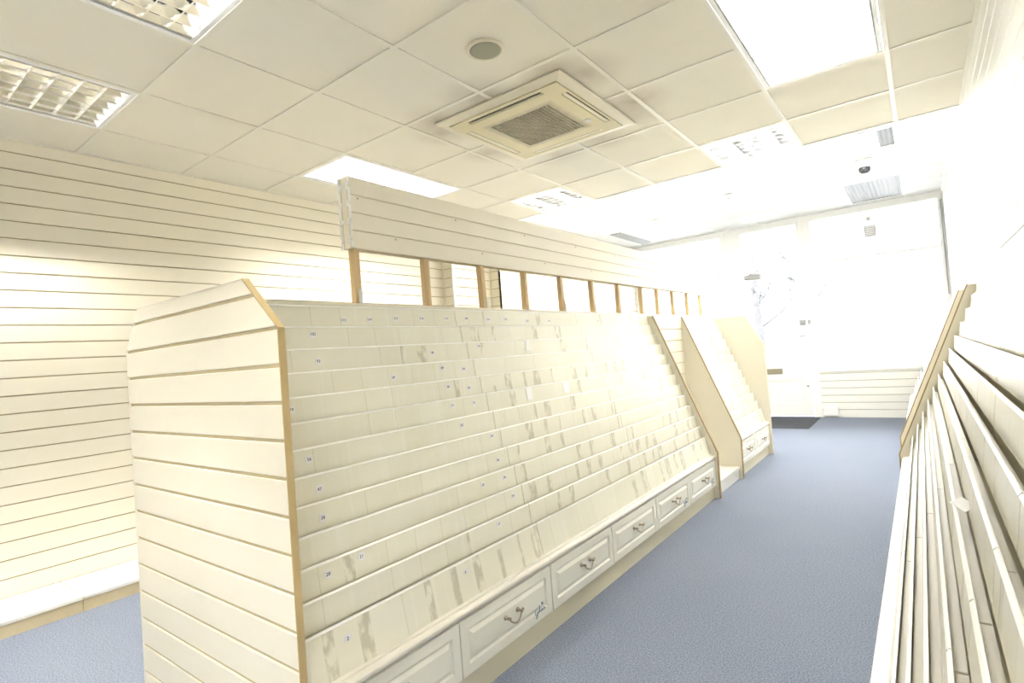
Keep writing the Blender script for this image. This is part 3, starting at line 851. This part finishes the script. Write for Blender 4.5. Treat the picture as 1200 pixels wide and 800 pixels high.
STY = [1.466, 1.885, 2.31, 2.722, 3.143, 3.578, 4.017, 4.466, 4.83, 5.217, 5.63, 6.05]
ordn = ['nearest', 'second', 'third', 'fourth', 'fifth', 'sixth', 'seventh', 'eighth', 'ninth', 'tenth', 'eleventh', 'last']
for i, y in enumerate(STY):
    lab = {0: 'pine stud with steel bracket at the near wavy end of the raised fascia', 11: 'pine stud at the far end of the raised fascia, nearest the door'}.get(i, ordn[i] + ' upright pine stud counted from the near end of the raised fascia')
    t = thing('timber_stud', lab, 'timber stud', (-1.932, y, 1.4565), 0, 'timber studs under the fascia')
    jit = random.uniform(-.006, .006)
    zb = 0.0 if y < 5.96 else -1.4565 + .0
    bm = NB(); v0 = len(bm.verts)
    prism(bm, [(-.0165 + jit, 0), (.0165 + jit, 0), (.0165 - .004, .246), (-.0165 - .004, .246)], 'y', 0, .032)
    obj('post', bm, M_wood, t, bevel=.0015)
    if i in (0, 2, 3, 4, 5, 6):
        bm = NB(); box(bm, .0185, .0205, .012 if i == 0 else .026, .031 if i == 0 else .044, 0, .075); box(bm, .0185, .045, .012, .031, 0, .002)
        for zz in (.02, .04, .06): lathe(bm, [(.0035, .0205), (.0035, .0225)], (0, .0215 if i == 0 else .035, zz), 8, axis='x')
        obj('bracket', bm, M_galv, t)

# ------------------------------------------------------------------ wall racks on the right
LW = 1.14
rlab = ['card rack on the right wall with a loose white slip, cut by the bottom edge', 'second card rack bay on the right wall, between the slip bay and the panelled bay',
        'card rack bay on the right wall ending at the first sloping tan side panel', 'card rack on the right wall behind the viewpoint']
XW = .392
ends = [2.20, 3.34, 4.46, 1.06]
for k, (ye_, lb) in enumerate(zip([2.18, 3.32, 4.46, 1.04], rlab)):
    rack('card_rack', lb, 'card racks on the right wall', LW - .003, (XW, ye_, 0), PI, back=.075, wear=.3, sides=(0,) if k == 2 else ())
for k, (ye_, lb) in enumerate(zip([6.285, 7.427, 8.569], ['far card rack bay on the right wall just past the twin sloping panels', 'middle bay of the far card racks on the right wall', 'last card rack bay on the right wall, against the shop window'])):
    rack('card_rack', lb, 'card racks on the right wall', LW - .003, (XW - .012, ye_, 0), PI, back=.075, wear=.3, sides=(1,) if k == 0 else ())
bm = NB(); slat_run(bm, 0, .635, .105, 1.42, 1.31, lambda l, d, z: (-.10 - d, l, z))
t = thing('recessed_shelf', 'narrow open gap with slatted back between the two sloping panels on the right wall', 'shelf unit', (XW - .0, 4.485, 0), 0)
obj('slat_back', bm, [M_lam, M_groove], t)
bm = NB(); box(bm, -.545, -.08, 0, .635, .0, .103); obj('base_shelf', bm, M_whitelam, t)

# loose papers
def card(name, label, row, y, dz, w, h, tilt, m=M_paper):
    u, z = lip(row); x = gx_at(y) + u + .010 * (dz / DZ) + .0035
    bm = NB(); box(bm, -.0006, .0006, -w / 2, w / 2, -h / 2, h / 2)
    o = obj(name, bm, m, None, (x, y, z - dz)); o.rotation_euler = (tilt, -.12, 0)
    return tag(o, label, 'card', 'white cards left in the pockets')
card('greeting_card', 'narrow white card leaning in an upper pocket of the middle bay', 2, 2.419, .030, .035, .055, -.12)
card('greeting_card', 'larger bright white card standing in a central pocket of the middle bay', 5, 2.264, .034, .05, .062, .03)
card('greeting_card', 'pale card in a pocket right of the bright white card', 5, 2.62, .034, .055, .06, .0)
card('greeting_card', 'small white card in a pocket of the third bay', 6, 3.62, .034, .05, .055, .0)
u, z = lip(8); bm = NB(); prism(bm, [(-.03, -.012), (.034, -.015), (.036, .013), (-.028, .016)], 'x', 0, .0012)
o = obj('paper_slip', bm, M_paper, None, (XW - u + .016, 1.535, z + .0135)); o.rotation_euler = (.15, 1.15, .5)
tag(o, 'loose white paper slip lying over a lip of the right wall rack', 'paper slip')

# low platform along the left wall
for (a, b, lb) in ((-1.7, .912, 'low white platform along the slatted left wall, near length before its joint'), (.915, 4.28, 'low white platform along the slatted left wall, running behind the end panel')):
    t = thing('low_platform', lb, 'platform', (XL, a, 0), 0, 'low wall platforms')
    bm = NB(); box(bm, .001, .415, 0, b - a, .064, .082); obj('top_board', bm, M_whitelam, t, bevel=.003)
    bm = NB(); box(bm, .39, .408, 0, b - a, 0, .064); obj('front_board', bm, M_edgepale, t)

# ------------------------------------------------------------------ street outside
bm = NB(); box(bm, -30, 30, YF + .12, 40, -.12, -.02); o = struct('ground_street', bm, M_pave)
t = thing('building', 'pale building across the street seen faintly through the door glass', 'building', (-4, 24, 0))
bm = NB(); box(bm, -14, 16, 0, 6, -.02, 7.5); obj('wall_block', bm, M_facade, t)
for k in range(9):
    for zz in (1.0, 4.2):
        bm = NB(); box(bm, -12.5 + 3 * k, -11.1 + 3 * k, -.06, 0, zz, zz + 1.9); obj('window', bm, M_facadewin, t)
def tree(x, y, h, lab, n):
    t = thing('street_tree', lab, 'tree', (x, y, -.02))
    rng = random.Random(int(x * 10))
    bm = NB(); tube(bm, [(0, 0, 0), (.04, 0, h * .3), (-.03, .05, h * .6), (.02, 0, h)], .12, 8, radii=[.16, .12, .09, .03])
    for k in range(7):
        a = rng.uniform(0, 2 * PI); z = h * rng.uniform(.35, .8)
        tube(bm, [(0, 0, z), (.7 * math.cos(a), .7 * math.sin(a), z + .5), (1.2 * math.cos(a), 1.2 * math.sin(a), z + 1.1)], .04, 6, radii=[.05, .03, .012])
    obj('trunk', bm, M_bark, t)
    bm = NB()
    for k in range(n):
        a = rng.uniform(0, 2 * PI); r = 1.7 * math.sqrt(rng.random()); z = h * rng.uniform(.5, 1.12)
        c = Vector((r * math.cos(a), r * math.sin(a), z)); s = rng.uniform(.05, .11)
        R = Matrix.Rotation(rng.uniform(0, 6), 3, 'X') @ Matrix.Rotation(rng.uniform(0, 6), 3, 'Z')
        bm.faces.new([bm.verts.new(c + R @ Vector(q) * s) for q in ((-1, 0, 0), (0, -.5, .1), (1, 0, 0), (0, .5, .1))])
    o = obj('foliage', bm, M_leaf, t)
tree(-3.9, 17.5, 4.0, 'leafy street tree standing across the pavement, left in the door glass', 600)
tree(-3.3, 21.7, 4.6, 'second street tree farther back behind the door glass', 450)

# ------------------------------------------------------------------ world, camera, view
wd = bpy.data.worlds.new('sky'); sc.world = wd; wd.use_nodes = True
bg = wd.node_tree.nodes['Background']
bg.inputs[0].default_value = (0.95, 0.975, 1.0, 1); bg.inputs[1].default_value = WORLD

FPX, YAW, PITCH, ROLL = 637.8, -0.645272637, 0.024484068, -0.0748480307
f = Vector((math.sin(YAW) * math.cos(PITCH), math.cos(YAW) * math.cos(PITCH), math.sin(PITCH)))
r = Vector((math.cos(YAW), -math.sin(YAW), 0)); u = r.cross(f)
r2 = r * math.cos(ROLL) + u * math.sin(ROLL); u2 = -r * math.sin(ROLL) + u * math.cos(ROLL)
cd = bpy.data.cameras.new('camera'); cam = bpy.data.objects.new('camera', cd); COL.objects.link(cam)
M = Matrix(((r2.x, u2.x, -f.x, 0), (r2.y, u2.y, -f.y, 0), (r2.z, u2.z, -f.z, 1.2), (0, 0, 0, 1)))
cam.matrix_world = M
cd.sensor_width = 36; cd.lens = 36 * FPX / 1200; cd.clip_start = .02; cd.clip_end = 200
sc.camera = cam
vs = sc.view_settings
sc.display_settings.display_device = 'sRGB'
vs.view_transform = 'Standard'; vs.look = 'None'; vs.gamma = 1.0; vs.use_curve_mapping = False; vs.exposure = EXPOSURE
sc.cycles.max_bounces = 8; sc.cycles.diffuse_bounces = 5; sc.cycles.glossy_bounces = 3; sc.cycles.transparent_max_bounces = 8
sc.cycles.caustics_reflective = False; sc.cycles.caustics_refractive = False
